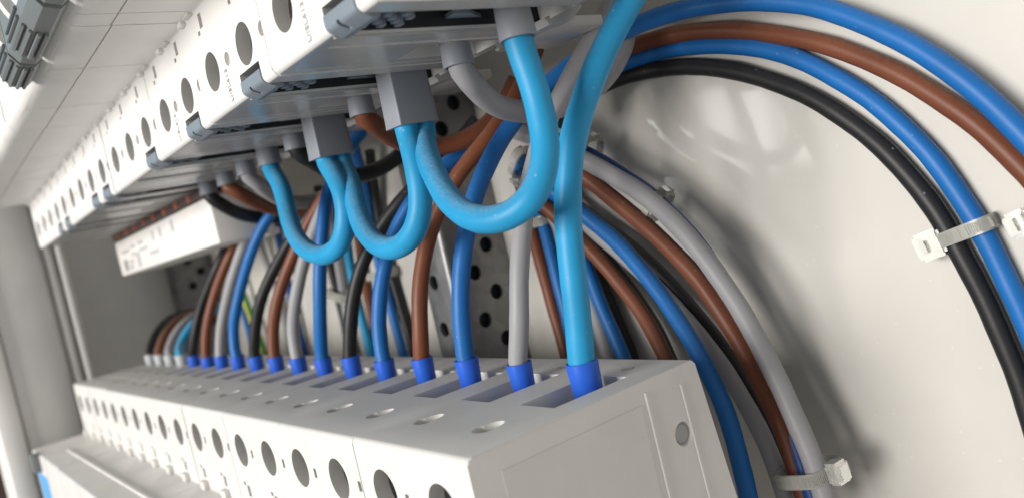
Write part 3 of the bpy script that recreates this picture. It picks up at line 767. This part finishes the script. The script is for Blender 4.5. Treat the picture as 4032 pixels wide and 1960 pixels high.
# ------------------------------------------------------------------ cable ties
def cable_tie(c, tangent, a_dir, ra, rb, head_ang, label, w=2.4, th=0.6, head=(4.0, 3.4, 3.8), tail=0.0):
    """strap loop round the wires at point c; a_dir = long axis of the loop"""
    t = tangent.normalized(); a = (a_dir - t*a_dir.dot(t)).normalized(); b = t.cross(a)
    root = empty("cable_tie", c)
    bm = bmesh.new(); secs = []; n = 36
    for i in range(n):
        g = 2*math.pi*i/n
        sx = math.copysign(abs(math.cos(g))**0.5, math.cos(g)); sy = math.copysign(abs(math.sin(g))**0.5, math.sin(g))
        nd = (a*math.cos(g)*rb + b*math.sin(g)*ra).normalized()
        p = a*ra*sx + b*rb*sy
        secs.append([bm.verts.new(p + t*u*w/2 + nd*v) for u, v in ((-1, 0), (1, 0), (1, th), (-1, th))])
    for i in range(n):
        s0, s1 = secs[i], secs[(i+1) % n]
        for k in range(4): bm.faces.new((s0[k], s1[k], s1[(k+1) % 4], s0[(k+1) % 4]))
    strap = link("strap", bm_mesh(bm, "strap", 40), M['tie'], root)
    g = head_ang; nd = (a*math.cos(g)*rb + b*math.sin(g)*ra).normalized(); tg = t.cross(nd)
    hp = a*ra*math.cos(g) + b*rb*math.sin(g) + nd*(head[1]*0.42)
    bm = bmesh.new(); bm_box(bm, -head[0]/2, head[0]/2, -head[1]/2, head[1]/2, -head[2]/2, head[2]/2)
    bmesh.ops.bevel(bm, geom=bm.edges[:], offset=0.5, segments=2, affect='EDGES')
    for v in bm.verts: v.co = hp + t*v.co.x + nd*v.co.y + tg*v.co.z
    hd = link("head", bm_mesh(bm, "head", 40), M['tie'], root)
    # trimmed tail leaving the head, and the raised frame round its mouth
    bm = bmesh.new(); bm_box(bm, -w*0.42, w*0.42, -0.25, 0.25, -head[2]*0.5-1.1, -head[2]*0.4)
    for v in bm.verts: v.co = hp + t*v.co.x + nd*(v.co.y+head[1]*0.1) + tg*v.co.z
    link("tail", bm_mesh(bm, "tail"), M['tie'], hd)
    bm = bmesh.new(); bm_box(bm, -head[0]*0.33, head[0]*0.33, head[1]*0.48, head[1]*0.56, -head[2]*0.33, head[2]*0.33)
    bmesh.ops.bevel(bm, geom=bm.edges[:], offset=0.12, segments=2, affect='EDGES')
    for v in bm.verts: v.co = hp + t*v.co.x + nd*v.co.y + tg*v.co.z
    link("mouth", bm_mesh(bm, "mouth"), M['tie'], hd)
    # fine serrations across the strap
    bm = bmesh.new()
    for i in range(0, 72):
        g2 = 2*math.pi*i/72
        sx = math.copysign(abs(math.cos(g2))**0.5, math.cos(g2)); sy = math.copysign(abs(math.sin(g2))**0.5, math.sin(g2))
        n2 = (a*math.cos(g2)*rb + b*math.sin(g2)*ra).normalized(); t2 = t.cross(n2); p = a*ra*sx + b*rb*sy + n2*th
        vs = [bm.verts.new(p + t*u*w*0.36 + t2*v*0.13 + n2*q) for u in (-1, 1) for v, q in ((-1, -0.05), (1, -0.05), (0, 0.13))]
        for f in ((0, 1, 2), (3, 5, 4), (0, 2, 5, 3), (1, 4, 5, 2), (0, 3, 4, 1)): bm.faces.new([vs[j] for j in f])
    link("serration", bm_mesh(bm, "serration", smooth=False), M['tie'], strap)
    tag(root, label, "cable tie", "clear cable ties")
    return root
def tan(p, q, y): return at(q[0], q[1], y) - at(p[0], p[1], y)
XA = Vector((1, 0, 0)); YA = Vector((0, 1, 0))
cable_tie(at(2432, 580, 82.6), tan((2385, 490), (2480, 680), 83), tan((2380, 610), (2490, 545), 83), 4.0, 2.1, math.pi*0.97,
          "clear cable tie round the black and blue wires on the right", head=(4.8, 4.4, 4.4))
cable_tie(at(2036, 1187, 70.8), tan((2000, 1080), (2070, 1280), 66), tan((1975, 1205), (2110, 1165), 66), 4.7, 4.9, 0.06,
          "clear cable tie round the descending bundle near the bottom edge", w=2.6)
cable_tie(at(2668, 520, 81), tan((2610, 440), (2710, 620), 82), tan((2600, 560), (2700, 500), 82), 4.4, 2.6, math.pi*0.97,
          "clear cable tie cut by the right edge of the picture")
cable_tie(at(1318, 408, 66), tan((1290, 380), (1350, 440), 66), tan((1280, 440), (1340, 380), 66), 3.3, 3.0, math.pi*1.05,
          "clear cable tie looped behind the right leg of the largest loop", w=2.0, head=(3.4, 3.2, 3.4))
cable_tie(at(1366, 555, 78.8), tan((1340, 470), (1395, 670), 79), tan((1340, 560), (1395, 548), 79), 2.0, 2.0, math.pi*1.5,
          "clear cable tie round the blue wire left of the tall light blue wire", head=(2.6, 2.2, 3.0))
cable_tie(at(1486, 384, 76), tan((1440, 345), (1540, 400), 78), tan((1470, 400), (1500, 350), 78), 3.2, 2.6, 0.0,
          "clear cable tie stub above the dark blue wire beside the tall wire", head=(2.4, 1.5, 2.4), w=1.8)
cable_tie(at(1654, 518, 76), tan((1610, 450), (1710, 540), 78), tan((1640, 530), (1680, 480), 78), 3.2, 3.0, 0.0,
          "clear cable tie stub on the outermost grey wire of the descending bundle", head=(2.8, 1.5, 2.4), w=1.8)
cable_tie(at(858, 742, 81), tan((850, 650), (870, 800), 81), tan((820, 745), (895, 740), 81), 7.5, 2.2, math.pi*1.45,
          "clear cable tie across the back wires below the smallest loop", w=3.4, head=(3.6, 2.2, 4))
cable_tie(at(955, 690, 81), tan((940, 600), (985, 780), 81), tan((920, 690), (1010, 700), 81), 6.0, 2.4, 0.0,
          "clear cable tie with its head beside the steel rail", w=2.8, head=(3.6, 3.2, 5))
